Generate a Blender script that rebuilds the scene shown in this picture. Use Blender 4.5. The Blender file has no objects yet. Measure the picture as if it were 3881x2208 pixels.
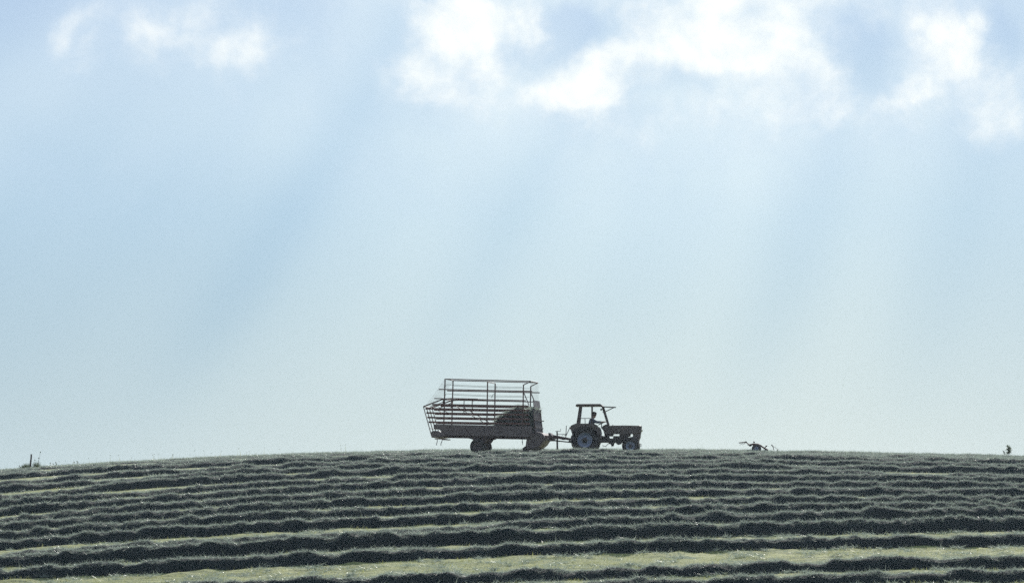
import bpy, bmesh, math, random
import numpy as np
from mathutils import Vector, Matrix

random.seed(7)
RNG = np.random.default_rng(7)
R = math.radians
sc = bpy.context.scene
COL = sc.collection

# ------------------------------------------------------------------ camera
FPX, HOR, CX = 15200.0, 2000.0, 1940.5        # focal length in photo pixels, eye level row, centre column
cam_d = bpy.data.cameras.new('camera')
cam = bpy.data.objects.new('camera', cam_d)
COL.objects.link(cam)
cam.location = (0, 0, 0)
cam.rotation_euler = (R(90), 0, 0)
cam_d.sensor_width = 36.0
cam_d.lens = 36.0 * FPX / 3881.0
cam_d.shift_y = (HOR - 1104.0) / 3881.0
cam_d.clip_start = 0.5
cam_d.clip_end = 20000
sc.camera = cam

# ------------------------------------------------------------------ light
SUN_AZ, SUN_EL = R(12.0), R(27.0)
sun_dir = Vector((math.sin(SUN_AZ) * math.cos(SUN_EL), math.cos(SUN_AZ) * math.cos(SUN_EL), math.sin(SUN_EL)))
sd = bpy.data.lights.new('sun', 'SUN')
sd.energy = 5.0
sd.angle = R(0.53)
sd.color = (1.0, 0.96, 0.90)
so = bpy.data.objects.new('sun', sd)
COL.objects.link(so)
so.rotation_euler = sun_dir.to_track_quat('Z', 'Y').to_euler()
so.location = (0, 0, 60)

sc.view_settings.view_transform = 'Standard'
sc.view_settings.look = 'None'
sc.view_settings.exposure = 0.0
sc.view_settings.gamma = 1.0
sc.view_settings.use_curve_mapping = False
sc.render.engine = 'CYCLES'
sc.cycles.max_bounces = 6
sc.cycles.diffuse_bounces = 3
sc.cycles.glossy_bounces = 2
sc.cycles.transmission_bounces = 4
sc.cycles.transparent_max_bounces = 6
sc.cycles.volume_bounces = 0
sc.cycles.use_denoising = False

# ------------------------------------------------------------------ node helper
class NT:
    def __init__(self, tree):
        self.t = tree
        self.t.nodes.clear()
    def n(self, kind, ins=None, **props):
        nd = self.t.nodes.new(kind)
        for k, v in props.items():
            setattr(nd, k, v)
        for k, v in (ins or {}).items():
            sock = nd.inputs[k]
            if isinstance(v, bpy.types.NodeSocket):
                self.t.links.new(v, sock)
            else:
                sock.default_value = v
        return nd
    def m(self, op, a, b=0.0, c=0.0, clamp=False):
        return self.n('ShaderNodeMath', {0: a, 1: b, 2: c}, operation=op, use_clamp=clamp).outputs[0]
    def vm(self, op, a, b=(0, 0, 0)):
        nd = self.n('ShaderNodeVectorMath', {0: a, 1: b}, operation=op)
        return nd.outputs['Value'] if op in ('LENGTH', 'DOT_PRODUCT', 'DISTANCE') else nd.outputs[0]
    def mix(self, fac, a, b):
        nd = self.n('ShaderNodeMix', data_type='RGBA')
        for i, v in ((0, fac), (6, a), (7, b)):
            if isinstance(v, bpy.types.NodeSocket):
                self.t.links.new(v, nd.inputs[i])
            elif i == 0:
                nd.inputs[0].default_value = v
            else:
                nd.inputs[i].default_value = tuple(v) + (1,) if len(v) == 3 else v
        return nd.outputs[2]
    def noise(self, vec, scale, detail=4.0, rough=0.55, dist=0.0):
        ins = {'Scale': scale, 'Detail': detail, 'Roughness': rough, 'Distortion': dist}
        if vec is not None:
            ins['Vector'] = vec
        return self.n('ShaderNodeTexNoise', ins)
    def smooth(self, v, a, b, lo=0.0, hi=1.0):
        return self.n('ShaderNodeMapRange', {0: v, 1: a, 2: b, 3: lo, 4: hi}, interpolation_type='SMOOTHSTEP').outputs[0]
    def ramp(self, fac, stops, interp='LINEAR'):
        nd = self.n('ShaderNodeValToRGB', {0: fac})
        cr = nd.color_ramp
        cr.interpolation = interp
        while len(cr.elements) < len(stops):
            cr.elements.new(0.5)
        for e, (p, c) in zip(cr.elements, stops):
            e.position = p
            e.color = tuple(c) + (1,)
        return nd.outputs[0]

# ------------------------------------------------------------------ sky (world)
world = bpy.data.worlds.new('World')
sc.world = world
world.use_nodes = True
W = NT(world.node_tree)
K = 10.0                                      # background strength 0.1, so sky colours are given ten times
direc = W.n('ShaderNodeTexCoord').outputs['Generated']
sep = W.n('ShaderNodeSeparateXYZ', {0: direc})
az = W.m('ARCTAN2', sep.outputs[0], sep.outputs[1])
el = W.m('ARCSINE', sep.outputs[2])
ANG = 10023.0                                 # sky units per radian used for the cloud layout
def sky_pos(px, py):
    return ((px - 1280.0) / ANG, (1319.0 - py) / ANG)
azel = W.n('ShaderNodeCombineXYZ', {0: az, 1: el, 2: 0.0}).outputs[0]
nish = W.n('ShaderNodeTexSky', sky_type='NISHITA', sun_disc=False, sun_elevation=SUN_EL, sun_rotation=SUN_AZ,
           altitude=200.0, air_density=1.0, dust_density=1.6, ozone_density=1.0).outputs[0]
eld = W.m('MULTIPLY', el, 180.0 / math.pi)
# hazy air towards the horizon
veil = W.ramp(W.m('DIVIDE', eld, 30.0, clamp=True),
              [(0.0, (.50, .62, .635)), (0.083, (.435, .595, .70)), (0.15, (.385, .575, .75)), (0.185, (.385, .572, .768)),
               (0.215, (.37, .55, .77)), (0.245, (.33, .50, .765)), (0.32, (.25, .40, .69)), (1.0, (.15, .27, .52))])
veil10 = W.vm('SCALE', veil)
veil10.node.inputs['Scale'].default_value = K
vfac = W.smooth(eld, 8.0, 50.0, 0.965, 0.25)
base = W.mix(vfac, nish, veil10)
# hazy air scatters forward: the sky is brightest round the sun and falls off away from it
sdot = W.vm('DOT_PRODUCT', direc, tuple(sun_dir))
fwd = W.smooth(sdot, 0.75, -0.75, 1.0, 0.32)
base = W.vm('SCALE', base)
W.t.links.new(fwd, base.node.inputs['Scale'])
# broad brightening towards the sun's side
daz = W.m('DIVIDE', W.m('SUBTRACT', az, R(2.2)), R(9.5))
glow = W.m('POWER', 2.718, W.m('MULTIPLY', W.m('MULTIPLY', daz, daz), -1.0))
base = W.vm('MULTIPLY', base, W.n('ShaderNodeCombineXYZ', {
    0: W.m('MULTIPLY_ADD', glow, 0.37, 0.835), 1: W.m('MULTIPLY_ADD', glow, 0.26, 0.885), 2: W.m('MULTIPLY_ADD', glow, 0.13, 0.93)}).outputs[0])
# cloud layout
wn = W.noise(direc, 26.0, 5.0, 0.6).outputs['Color']
warp = W.vm('SCALE', W.vm('SUBTRACT', wn, (.5, .5, .5)))
warp.node.inputs['Scale'].default_value = 0.030
wpos = W.vm('ADD', azel, warp)
blobs = [  # column, row, half width, half height, turn, weight
    (1185, 60, 200, 125, 0, 1.05), (1120, 175, 190, 85, 10, .75), (1000, 190, 100, 60, 0, .35), (1560, 175, 230, 115, 25, .95),
    (1890, 50, 310, 140, 0, 1.5), (1700, 30, 260, 100, 0, .75), (2395, 105, 115, 140, -30, .95), (2270, 235, 110, 55, 0, .85),
    (2520, 300, 130, 130, 0, .6), (2040, 230, 160, 90, 0, .55), (395, 85, 80, 55, 0, .60), (490, 60, 170, 150, 15, .62), (230, 95, 60, 210, -40, .36),
    (585, 130, 100, 60, 0, .45), (215, 85, 45, 150, -35, .45), (1230, 255, 170, 45, 0, .35), (1450, 250, 160, 50, 0, .4),
    (1700, 120, 1000, 280, 0, 1.25), (2380, 190, 330, 300, 0, .50), (520, 100, 380, 200, 10, .48), (1250, 180, 420, 200, 0, .35),
    (80, 30, 120, 70, 0, -.4)]
gaps = [(1415, 75, 95, 125, -28, 1.5), (2150, 120, 130, 150, 20, 1.6), (1690, 215, 170, 70, 0, .8), (1310, 160, 75, 75, 0, .75), (2490, 90, 60, 120, 0, .9), (1980, 215, 110, 60, 0, .55)]
dens, gapd = None, None
for (px, py, rx, ry, rot, wgt) in blobs + gaps:
    bx, by = sky_pos(px, py)
    mp = W.n('ShaderNodeMapping', {'Vector': wpos, 'Location': (bx, by, 0), 'Rotation': (0, 0, R(rot)),
                                   'Scale': (rx / ANG, ry / ANG, 1)}, vector_type='TEXTURE').outputs[0]
    g = W.smooth(W.vm('LENGTH', mp), 1.35, 0.0, 0.0, wgt)
    if (px, py, rx, ry, rot, wgt) in gaps:
        gapd = g if gapd is None else W.m('ADD', gapd, g)
    else:
        dens = g if dens is None else W.m('ADD', dens, g)
# thin high veil below and between the clouds
vx = W.m('DIVIDE', W.m('SUBTRACT', az, sky_pos(1600, 0)[0]), 850 / ANG)
vg = W.m('POWER', 2.718, W.m('MULTIPLY', W.m('MULTIPLY', vx, vx), -1.0))
vno = W.noise(direc, 17.0, 3.0, 0.5).outputs[0]
vam = W.m('MULTIPLY', W.m('MULTIPLY_ADD', vg, 0.56, 0.24), W.smooth(eld, 2.6, 6.6))
vam = W.m('MULTIPLY', vam, W.smooth(vno, 0.2, 0.75, 0.45, 1.25))
vam = W.m('MULTIPLY_ADD', W.m('MULTIPLY', vg, W.smooth(eld, 4.6, 7.2)), 0.38, vam, clamp=True)
vam = W.m('MULTIPLY', vam, W.smooth(gapd, 0.0, 1.2, 1.0, 0.30))
base = W.mix(vam, base, (.77 * K, .90 * K, .955 * K))
# light shafts spreading from the hidden sun
ray = W.vm('SUBTRACT', azel, (SUN_AZ, SUN_EL, 0.0))
rs = W.n('ShaderNodeSeparateXYZ', {0: ray})
phi = W.m('ARCTAN2', rs.outputs[0], W.m('MULTIPLY', rs.outputs[1], -1.0))
rv = W.n('ShaderNodeCombineXYZ', {0: W.m('MULTIPLY', phi, 9.0), 1: W.m('MULTIPLY', eld, 0.06), 2: 3.7}).outputs[0]
rn = W.noise(rv, 1.0, 2.5, 0.5).outputs[0]
rayamp = W.m('MULTIPLY', W.smooth(eld, 0.8, 3.5), W.smooth(eld, 16.0, 6.5))
rsum = W.m('SUBTRACT', W.smooth(rn, 0.25, 0.75), 0.5)
rsum = W.m('MULTIPLY', rsum, 0.35)
for pc_, sg, am in ((-.735, .022, .45), (-.592, .018, -.62), (-.530, .022, .30), (-.488, .013, -.16), (-.445, .025, .22),
                    (-.372, .028, .22), (-.333, .022, -.36), (-.290, .024, .20), (-.245, .018, -.18)):
    q = W.m('DIVIDE', W.m('SUBTRACT', phi, pc_), sg)
    rsum = W.m('MULTIPLY_ADD', W.m('POWER', 2.718, W.m('MULTIPLY', W.m('MULTIPLY', q, q), -1.0)), am, rsum)
rayf = W.m('MULTIPLY', rsum, rayamp)
base = W.vm('MULTIPLY', base, W.n('ShaderNodeCombineXYZ', {
    0: W.m('MULTIPLY_ADD', rayf, 0.215, 1.0), 1: W.m('MULTIPLY_ADD', rayf, 0.14, 1.0), 2: W.m('MULTIPLY_ADD', rayf, 0.068, 1.0)}).outputs[0])
# cloud texture and colour
fb = W.noise(direc, 40.0, 8.0, 0.60, 0.5).outputs[0]
fb2 = W.noise(direc, 115.0, 6.0, 0.62, 0.3).outputs[0]
dens = W.m('SUBTRACT', W.m('MINIMUM', dens, 1.6), gapd)
general = W.m('MULTIPLY', W.smooth(eld, 7.0, 12.0), 0.42)
tex = W.m('ADD', W.m('MULTIPLY', W.m('SUBTRACT', fb, 0.5), 2.5), W.m('MULTIPLY', W.m('SUBTRACT', fb2, 0.5), 0.6))
dens = W.m('ADD', W.m('ADD', dens, general), tex)
cfac = W.m('MULTIPLY', W.smooth(dens, -0.5, 2.25), W.smooth(eld, 3.4, 5.6))
cfac = W.m('MULTIPLY', cfac, W.m('MULTIPLY_ADD', glow, .20, .78))
ccol = W.mix(W.smooth(W.m('ADD', dens, W.m('MULTIPLY', W.m('SUBTRACT', W.noise(direc, 75.0, 6.0, .6).outputs[0], .5), 2.2)), 0.1, 2.2), (.54 * K, .70 * K, .87 * K), (1.10 * K, 1.11 * K, 1.06 * K))
skyc = W.mix(cfac, base, ccol)
# a low murk below eye level (never seen: the hill hides it)
bg = W.n('ShaderNodeBackground', {'Color': skyc, 'Strength': 0.1})
W.t.links.new(bg.outputs[0], W.n('ShaderNodeOutputWorld').inputs[0])

# ------------------------------------------------------------------ materials
MATS = {}
def pbr(name, col, rough=0.7, metal=0.0, var=0.35, scale=6.0, bump=0.0, spec=0.4, col2=None):
    m = bpy.data.materials.new(name)
    m.use_nodes = True
    N = NT(m.node_tree)
    tc = N.n('ShaderNodeTexCoord').outputs['Object']
    nz = N.noise(tc, scale, 6.0, 0.6).outputs[0]
    c2 = col2 or tuple(c * (1 - var) for c in col)
    c = N.mix(N.smooth(nz, 0.3, 0.7), c2, tuple(min(1, x * (1 + var * .5)) for x in col))
    ins = {'Base Color': c, 'Roughness': N.smooth(nz, 0.2, 0.8, rough + .1, rough - .1), 'Metallic': metal, 'Specular IOR Level': spec}
    if bump:
        ins['Normal'] = N.n('ShaderNodeBump', {'Strength': bump, 'Distance': 0.02, 'Height': N.noise(tc, scale * 5, 5).outputs[0]}).outputs[0]
    b = N.n('ShaderNodeBsdfPrincipled', ins)
    N.t.links.new(b.outputs[0], N.n('ShaderNodeOutputMaterial').inputs[0])
    MATS[name] = m
    return m

def blade_mat(name, cols, trans, tcol, gloss=0.12, grough=0.45):
    m = bpy.data.materials.new(name)
    m.use_nodes = True
    N = NT(m.node_tree)
    rnd = N.n('ShaderNodeNewGeometry').outputs['Random Per Island']
    c = N.ramp(rnd, cols)
    d = N.n('ShaderNodeBsdfDiffuse', {'Color': c})
    t = N.n('ShaderNodeBsdfTranslucent', {'Color': N.mix(0.5, c, tcol)})
    g = N.n('ShaderNodeBsdfGlossy', {'Color': (.9, .92, .9, 1), 'Roughness': grough})
    s1 = N.n('ShaderNodeMixShader', {0: trans, 1: d.outputs[0], 2: t.outputs[0]})
    s2 = N.n('ShaderNodeMixShader', {0: gloss, 1: s1.outputs[0], 2: g.outputs[0]})
    N.t.links.new(s2.outputs[0], N.n('ShaderNodeOutputMaterial').inputs[0])
    MATS[name] = m
    return m

hay_blade = blade_mat('wilted_grass', [(0, (.026, .058, .046)), (.5, (.056, .100, .076)), (.85, (.15, .205, .16)), (1, (.46, .49, .42))], 0.58, (.58, .66, .55), 0.10, 0.4)
stub_blade = blade_mat('stubble_blade', [(0, (.13, .17, .05)), (.5, (.27, .29, .10)), (.85, (.40, .39, .16)), (1, (.50, .46, .23))], 0.45, (.52, .55, .20), 0.05, 0.5)
green_blade = blade_mat('standing_grass_blade', [(0, (.07, .09, .03)), (.6, (.14, .15, .05)), (1, (.30, .27, .12))], 0.45, (.45, .45, .12), 0.05, 0.5)
leaf_mat = blade_mat('leaf', [(0, (.035, .06, .025)), (1, (.07, .10, .04))], 0.3, (.16, .22, .05), 0.06, 0.4)

def mound_material():
    m = bpy.data.materials.new('hay_mound')
    m.use_nodes = True
    N = NT(m.node_tree)
    geo = N.n('ShaderNodeNewGeometry')
    pos = geo.outputs['Position']
    st = N.vm('MULTIPLY', pos, (1.0, 1.0, 2.0))
    a = N.noise(st, 5.0, 6.0, 0.7, 0.6).outputs[0]
    b = N.noise(st, 28.0, 4.0, 0.7, 1.0).outputs[0]
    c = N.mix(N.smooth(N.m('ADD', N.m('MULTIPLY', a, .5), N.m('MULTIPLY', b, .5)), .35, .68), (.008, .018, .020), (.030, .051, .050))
    bmp = N.n('ShaderNodeBump', {'Strength': 1.0, 'Distance': 0.06, 'Height': N.m('ADD', a, b)})
    d = N.n('ShaderNodeBsdfPrincipled', {'Base Color': c, 'Roughness': 0.85, 'Specular IOR Level': 0.25, 'Normal': bmp.outputs[0]})
    N.t.links.new(d.outputs[0], N.n('ShaderNodeOutputMaterial').inputs[0])
    return m
mound_mat = mound_material()

def ground_material():
    m = bpy.data.materials.new('mown_meadow')
    m.use_nodes = True
    N = NT(m.node_tree)
    pos = N.n('ShaderNodeNewGeometry').outputs['Position']
    big = N.noise(pos, 0.22, 4.0, 0.6).outputs[0]
    mid = N.noise(N.vm('MULTIPLY', pos, (.45, 1.2, 1.0)), 2.6, 5.0, 0.65, .4).outputs[0]
    fine = N.noise(pos, 14.0, 5.0, 0.7).outputs[0]
    c = N.mix(N.smooth(N.m('ADD', N.m('MULTIPLY', mid, .6), N.m('MULTIPLY', fine, .4)), .36, .62), (.085, .11, .042), (.44, .445, .20))
    c = N.mix(N.smooth(big, .35, .7, 0, .45), c, (.25, .29, .095))
    bmp = N.n('ShaderNodeBump', {'Strength': .8, 'Distance': 0.05, 'Height': N.m('ADD', mid, fine)})
    d = N.n('ShaderNodeBsdfPrincipled', {'Base Color': c, 'Roughness': .9, 'Specular IOR Level': .2, 'Normal': bmp.outputs[0]})
    N.t.links.new(d.outputs[0], N.n('ShaderNodeOutputMaterial').inputs[0])
    return m
ground_mat = ground_material()

tube_paint = pbr('brown_painted_tube', (.13, .056, .046), .55, 0, .5, 8, spec=.4)
board_paint = pbr('red_brown_board', (.16, .070, .060), .65, 0, .45, 5, .2)
panel_paint = pbr('weathered_panel', (.15, .115, .118), .6, 0, .35, 4, .1)
chassis_paint = pbr('chassis_paint', (.085, .045, .045), .6, 0, .4, 6)
steel = pbr('worn_steel', (.20, .19, .18), .45, .8, .4, 9)
dark_steel = pbr('greasy_steel', (.05, .045, .042), .5, .5, .4, 12)
rubber = pbr('tyre_rubber', (.028, .027, .026), .85, 0, .3, 12, .2)
rim_sky_tint = pbr('sky_tinted_rim', (.23, .27, .40), .5, 0, .45, 14)  # pale rim; the sky's blue reflection is put into the base colour
tractor_paint = pbr('faded_tractor_paint', (.105, .080, .078), .45, 0, .4, 5, spec=.5)
cab_paint = pbr('cab_frame_paint', (.07, .045, .04), .5, 0, .35, 7)
tread_black = pbr('black_plastic', (.03, .03, .03), .5, 0, .3, 10)
cord_mat = pbr('twine', (.16, .13, .09), .9, 0, .3, 30)
wood_mat = pbr('grey_split_wood', (.075, .055, .05), .9, 0, .5, 9, .6)
skin_mat = pbr('skin', (.42, .24, .17), .6, 0, .1, 8)
hair_mat = pbr('dark_hair', (.035, .022, .015), .6, 0, .4, 40)
shirt_mat = pbr('work_shirt', (.10, .12, .18), .9, 0, .3, 14)
trouser_mat = pbr('blue_trousers', (.04, .05, .09), .9, 0, .3, 14)
boot_mat = pbr('leather_boot', (.05, .03, .02), .7, 0, .3, 14)
lamp_mat = pbr('lamp_lens', (.55, .5, .42), .2, 0, .15, 10, spec=.6)
red_lamp = pbr('red_lens', (.30, .03, .02), .3, 0, .2, 10)

def glass_material():
    m = bpy.data.materials.new('thin_glass')
    m.use_nodes = True
    N = NT(m.node_tree)
    nz = N.noise(N.n('ShaderNodeTexCoord').outputs['Object'], 3.0).outputs[0]
    t = N.n('ShaderNodeBsdfTransparent', {'Color': (.86, .9, .88, 1)})
    g = N.n('ShaderNodeBsdfGlossy', {'Color': (.9, .95, 1, 1), 'Roughness': .06})
    s = N.n('ShaderNodeMixShader', {0: N.smooth(nz, .2, .8, .04, .09), 1: t.outputs[0], 2: g.outputs[0]})
    N.t.links.new(s.outputs[0], N.n('ShaderNodeOutputMaterial').inputs[0])
    return m
glass_mat = glass_material()

# ------------------------------------------------------------------ scene helpers
def tag(o, label=None, cat=None, group=None, kind=None):
    for k, v in (('label', label), ('category', cat), ('group', group), ('kind', kind)):
        if v:
            o[k] = v
    return o

def empty(name, loc, rz=0.0):
    o = bpy.data.objects.new(name, None)
    COL.objects.link(o)
    o.location = loc
    o.rotation_euler = (0, 0, rz)
    o.empty_display_size = 0.3
    return o

def link_mesh(name, me, mat, parent=None):
    o = bpy.data.objects.new(name, me)
    COL.objects.link(o)
    if mat:
        me.materials.append(mat)
    if parent is not None:
        o.parent = parent
    return o

def np_mesh(name, verts, faces, smooth=False):
    """verts (n,3); faces (m,3) or (m,4)"""
    me = bpy.data.meshes.new(name)
    verts = np.asarray(verts, np.float32)
    faces = np.asarray(faces, np.int32)
    k = faces.shape[1]
    me.vertices.add(len(verts))
    me.vertices.foreach_set('co', verts.ravel())
    me.loops.add(faces.size)
    me.loops.foreach_set('vertex_index', faces.ravel())
    me.polygons.add(len(faces))
    me.polygons.foreach_set('loop_start', np.arange(0, faces.size, k, dtype=np.int32))
    me.polygons.foreach_set('loop_total', np.full(len(faces), k, np.int32))
    if smooth:
        me.polygons.foreach_set('use_smooth', np.ones(len(faces), bool))
    me.update(calc_edges=True)
    return me

class MB:
    def __init__(self):
        self.v, self.f = [], []
    def add(self, vs, fs):
        b = len(self.v)
        self.v += [tuple(p) for p in vs]
        self.f += [tuple(b + i for i in f) for f in fs]
        return self
    def box(self, c, s, ry=0.0):
        hx, hy, hz = s[0] / 2, s[1] / 2, s[2] / 2
        cr, sr = math.cos(ry), math.sin(ry)
        vs = []
        for dx in (-hx, hx):
            for dy in (-hy, hy):
                for dz in (-hz, hz):
                    vs.append((c[0] + dx * cr + dz * sr, c[1] + dy, c[2] - dx * sr + dz * cr))
        return self.add(vs, [(0, 1, 3, 2), (4, 6, 7, 5), (0, 4, 5, 1), (2, 3, 7, 6), (0, 2, 6, 4), (1, 5, 7, 3)])
    def bar(self, p, q, w, h=None):
        """rectangular bar from p to q: w across Y-ish, h in the other direction"""
        h = h or w
        p, q = Vector(p), Vector(q)
        d = (q - p).normalized()
        side = Vector((0, 1, 0)) if abs(d.y) < .8 else Vector((1, 0, 0))
        up = d.cross(side).normalized()
        side = up.cross(d).normalized()
        vs = []
        for e in (p, q):
            for a, b in ((-1, -1), (1, -1), (1, 1), (-1, 1)):
                vs.append(e + side * (a * w / 2) + up * (b * h / 2))
        return self.add(vs, [(0, 3, 2, 1), (4, 5, 6, 7), (0, 1, 5, 4), (1, 2, 6, 5), (2, 3, 7, 6), (3, 0, 4, 7)])
    def tube(self, pts, r, n=8, r2=None):
        pts = [Vector(p) for p in pts]
        k = len(pts)
        vs, fs = [], []
        for i, p in enumerate(pts):
            d = (pts[min(i + 1, k - 1)] - pts[max(i - 1, 0)]).normalized()
            a = Vector((0, 1, 0)) if abs(d.y) < .8 else Vector((1, 0, 0))
            u = d.cross(a).normalized()
            w = d.cross(u)
            rr = r if r2 is None else r + (r2 - r) * i / (k - 1)
            for j in range(n):
                t = 2 * math.pi * j / n
                vs.append(p + (u * math.cos(t) + w * math.sin(t)) * rr)
        for i in range(k - 1):
            for j in range(n):
                fs.append((i * n + j, i * n + (j + 1) % n, (i + 1) * n + (j + 1) % n, (i + 1) * n + j))
        fs.append(tuple(range(n - 1, -1, -1)))
        fs.append(tuple((k - 1) * n + j for j in range(n)))
        return self.add(vs, fs)
    def prism(self, pts, y0, y1, inset=0.0):
        """outline [(x,z)] extruded along Y; inset rounds the two faces a little"""
        n = len(pts)
        cx = sum(p[0] for p in pts) / n
        cz = sum(p[1] for p in pts) / n
        def shr(p):
            d = math.hypot(p[0] - cx, p[1] - cz) or 1
            return (p[0] - (p[0] - cx) / d * inset, p[1] - (p[1] - cz) / d * inset)
        rings = [(y0, True), (y0 + inset, False), (y1 - inset, False), (y1, True)] if inset else [(y0, False), (y1, False)]
        vs = []
        for y, s in rings:
            for p in pts:
                q = shr(p) if s else p
                vs.append((q[0], y, q[1]))
        fs = []
        for r in range(len(rings) - 1):
            for j in range(n):
                fs.append((r * n + j, r * n + (j + 1) % n, (r + 1) * n + (j + 1) % n, (r + 1) * n + j))
        fs.append(tuple(range(n - 1, -1, -1)))
        fs.append(tuple((len(rings) - 1) * n + j for j in range(n)))
        return self.add(vs, fs)
    def lathe(self, prof, c, n=28):
        """profile [(radius, y)] turned round a Y axis through c"""
        vs, fs = [], []
        k = len(prof)
        for j in range(n):
            t = 2 * math.pi * j / n
            for r, y in prof:
                vs.append((c[0] + r * math.cos(t), c[1] + y, c[2] + r * math.sin(t)))
        for j in range(n):
            for i in range(k - 1):
                a, b = j * k + i, ((j + 1) % n) * k + i
                fs.append((a, a + 1, b + 1, b))
        return self.add(vs, fs)
    def ball(self, c, r, n=10, sq=(1, 1, 1)):
        vs, fs = [], []
        m = n // 2 + 1
        for i in range(m + 1):
            a = math.pi * i / m
            for j in range(n):
                t = 2 * math.pi * j / n
                vs.append((c[0] + r * sq[0] * math.sin(a) * math.cos(t), c[1] + r * sq[1] * math.sin(a) * math.sin(t), c[2] + r * sq[2] * math.cos(a)))
        for i in range(m):
            for j in range(n):
                fs.append((i * n + j, (i + 1) * n + j, (i + 1) * n + (j + 1) % n, i * n + (j + 1) % n))
        return self.add(vs, fs)
    def build(self, name, mat, parent=None, smooth=False):
        me = bpy.data.meshes.new(name)
        me.from_pydata(self.v, [], self.f)
        bm = bmesh.new()
        bm.from_mesh(me)
        bmesh.ops.remove_doubles(bm, verts=bm.verts, dist=1e-5)
        bmesh.ops.recalc_face_normals(bm, faces=bm.faces)
        bm.to_mesh(me)
        bm.free()
        if smooth:
            me.polygons.foreach_set('use_smooth', [True] * len(me.polygons))
        me.update()
        return link_mesh(name, me, mat, parent)

# tiling value noise for the geometry
_TAB = RNG.random((8, 256, 256))
def vnoise(x, y, seed=0):
    t = _TAB[seed % 8]
    x = np.asarray(x, float) + seed * 17.3
    y = np.asarray(y, float) + seed * 9.1
    xi, yi = np.floor(x).astype(int), np.floor(y).astype(int)
    fx, fy = x - xi, y - yi
    fx, fy = fx * fx * (3 - 2 * fx), fy * fy * (3 - 2 * fy)
    a, b = t[xi & 255, yi & 255], t[(xi + 1) & 255, yi & 255]
    c, d = t[xi & 255, (yi + 1) & 255], t[(xi + 1) & 255, (yi + 1) & 255]
    return (a * (1 - fx) + b * fx) * (1 - fy) + (c * (1 - fx) + d * fx) * fy
def fbm(x, y, seed=0, octv=3):
    s, a, tot = 0, 1.0, 0
    for o in range(octv):
        s = s + a * vnoise(np.asarray(x) * 2 ** o, np.asarray(y) * 2 ** o, seed + o)
        tot += a
        a *= .55
    return s / tot

# ------------------------------------------------------------------ the hill
DC, DN = 205.0, 95.0                          # crest distance, lower reference distance
I_N = DC * math.log(DC / DN) - (DC - DN)
COLS = (np.array([100, 970, 1940, 2900, 3781]) - CX) / FPX
pC = np.polyfit(COLS, [1779, 1730, 1708, 1713, 1731], 3)
pB = np.polyfit(COLS, [2240, 2200, 2165, 2140, 2130], 3)
ULIM = 0.135
def poly_lim(p, u):
    uc = np.clip(u, -ULIM, ULIM)
    ex = u - uc
    sl = np.polyval(np.polyder(p), uc)
    return np.polyval(p, uc) + sl * .12 * np.tanh(ex / .12)
def G(d):
    d = np.maximum(d, 4.0)
    return (DC * np.log(DC / d) - (DC - d)) / I_N
def terrain(x, y):
    x, y = np.asarray(x, float), np.asarray(y, float)
    d = np.clip(y, 25.0, 420.0)
    u = x / np.maximum(d, 60.0)
    c, b = poly_lim(pC, u), poly_lim(pB, u)
    z = d * (HOR - (c + (b - c) * G(d))) / FPX
    near = np.clip((y - 12.0) / 50.0, 0, 1)
    near = near * near * (3 - 2 * near)
    z = z * near + (-1.7) * (1 - near)
    far = np.clip((y - 330.0) / 200.0, 0, 1)
    far = far * far * (3 - 2 * far)
    side = np.clip((np.abs(x) - 80.0) / 300.0, 0, 1)
    far = np.maximum(far, side * side * (3 - 2 * side))
    z = z * (1 - far) + (-9.0) * far
    bump = (fbm(x * .18, y * .18, 1) - .5) * .06 + (fbm(x * 1.1, y * 1.1, 3) - .5) * .05
    bump = bump + (fbm(x * 2.1, y * 2.1, 4) - .5) * .17 * np.clip((150 - y) / 25, 0, 1)
    return z + bump * np.clip((y - 40) / 40, 0, 1) * (1 - far)
def tz(x, y):
    return float(terrain(x, y))

def axis(segs):
    out = [segs[0][0]]
    for a, b, n in segs:
        out += list(np.linspace(a, b, n + 1)[1:])
    return np.array(out)
gx = axis([(-6000, -1500, 5), (-1500, -300, 12), (-300, -60, 24), (-60, -34, 20), (-34, 34, 260), (34, 60, 20), (60, 300, 24), (300, 1500, 12), (1500, 6000, 5)])
gy = axis([(-600, -50, 8), (-50, 60, 30), (60, 88, 24), (88, 135, 220), (135, 212, 210), (212, 260, 40), (260, 540, 40), (540, 1500, 14), (1500, 9000, 8)])
GX, GY = np.meshgrid(gx, gy, indexing='ij')
GZ = terrain(GX, GY)
nx, ny = len(gx), len(gy)
idx = np.arange(nx * ny).reshape(nx, ny)
quads = np.stack([idx[:-1, :-1], idx[1:, :-1], idx[1:, 1:], idx[:-1, 1:]], -1).reshape(-1, 4)
gme = np_mesh('ground', np.stack([GX, GY, GZ], -1).reshape(-1, 3), quads, True)
ground = link_mesh('ground', gme, ground_mat)
tag(ground, 'mown hillside meadow with pale stubble between the rows of cut grass', kind='structure')

# ------------------------------------------------------------------ blades
def blades(name, root, dirv, length, width, mat, parent=None, kind='stuff', sag=0.0):
    n = len(root)
    a = RNG.normal(size=(n, 3))
    side = np.cross(dirv, a)
    side /= np.linalg.norm(side, axis=1, keepdims=True) + 1e-9
    hw = (width / 2)[:, None] * side
    tip = root + dirv * length[:, None]
    v = np.stack([root - hw, root + hw, tip], 1).reshape(-1, 3)
    f = np.arange(3 * n).reshape(-1, 3)
    o = link_mesh(name, np_mesh(name, v, f), mat, parent)
    if kind:
        o['kind'] = kind
    return o

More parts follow.
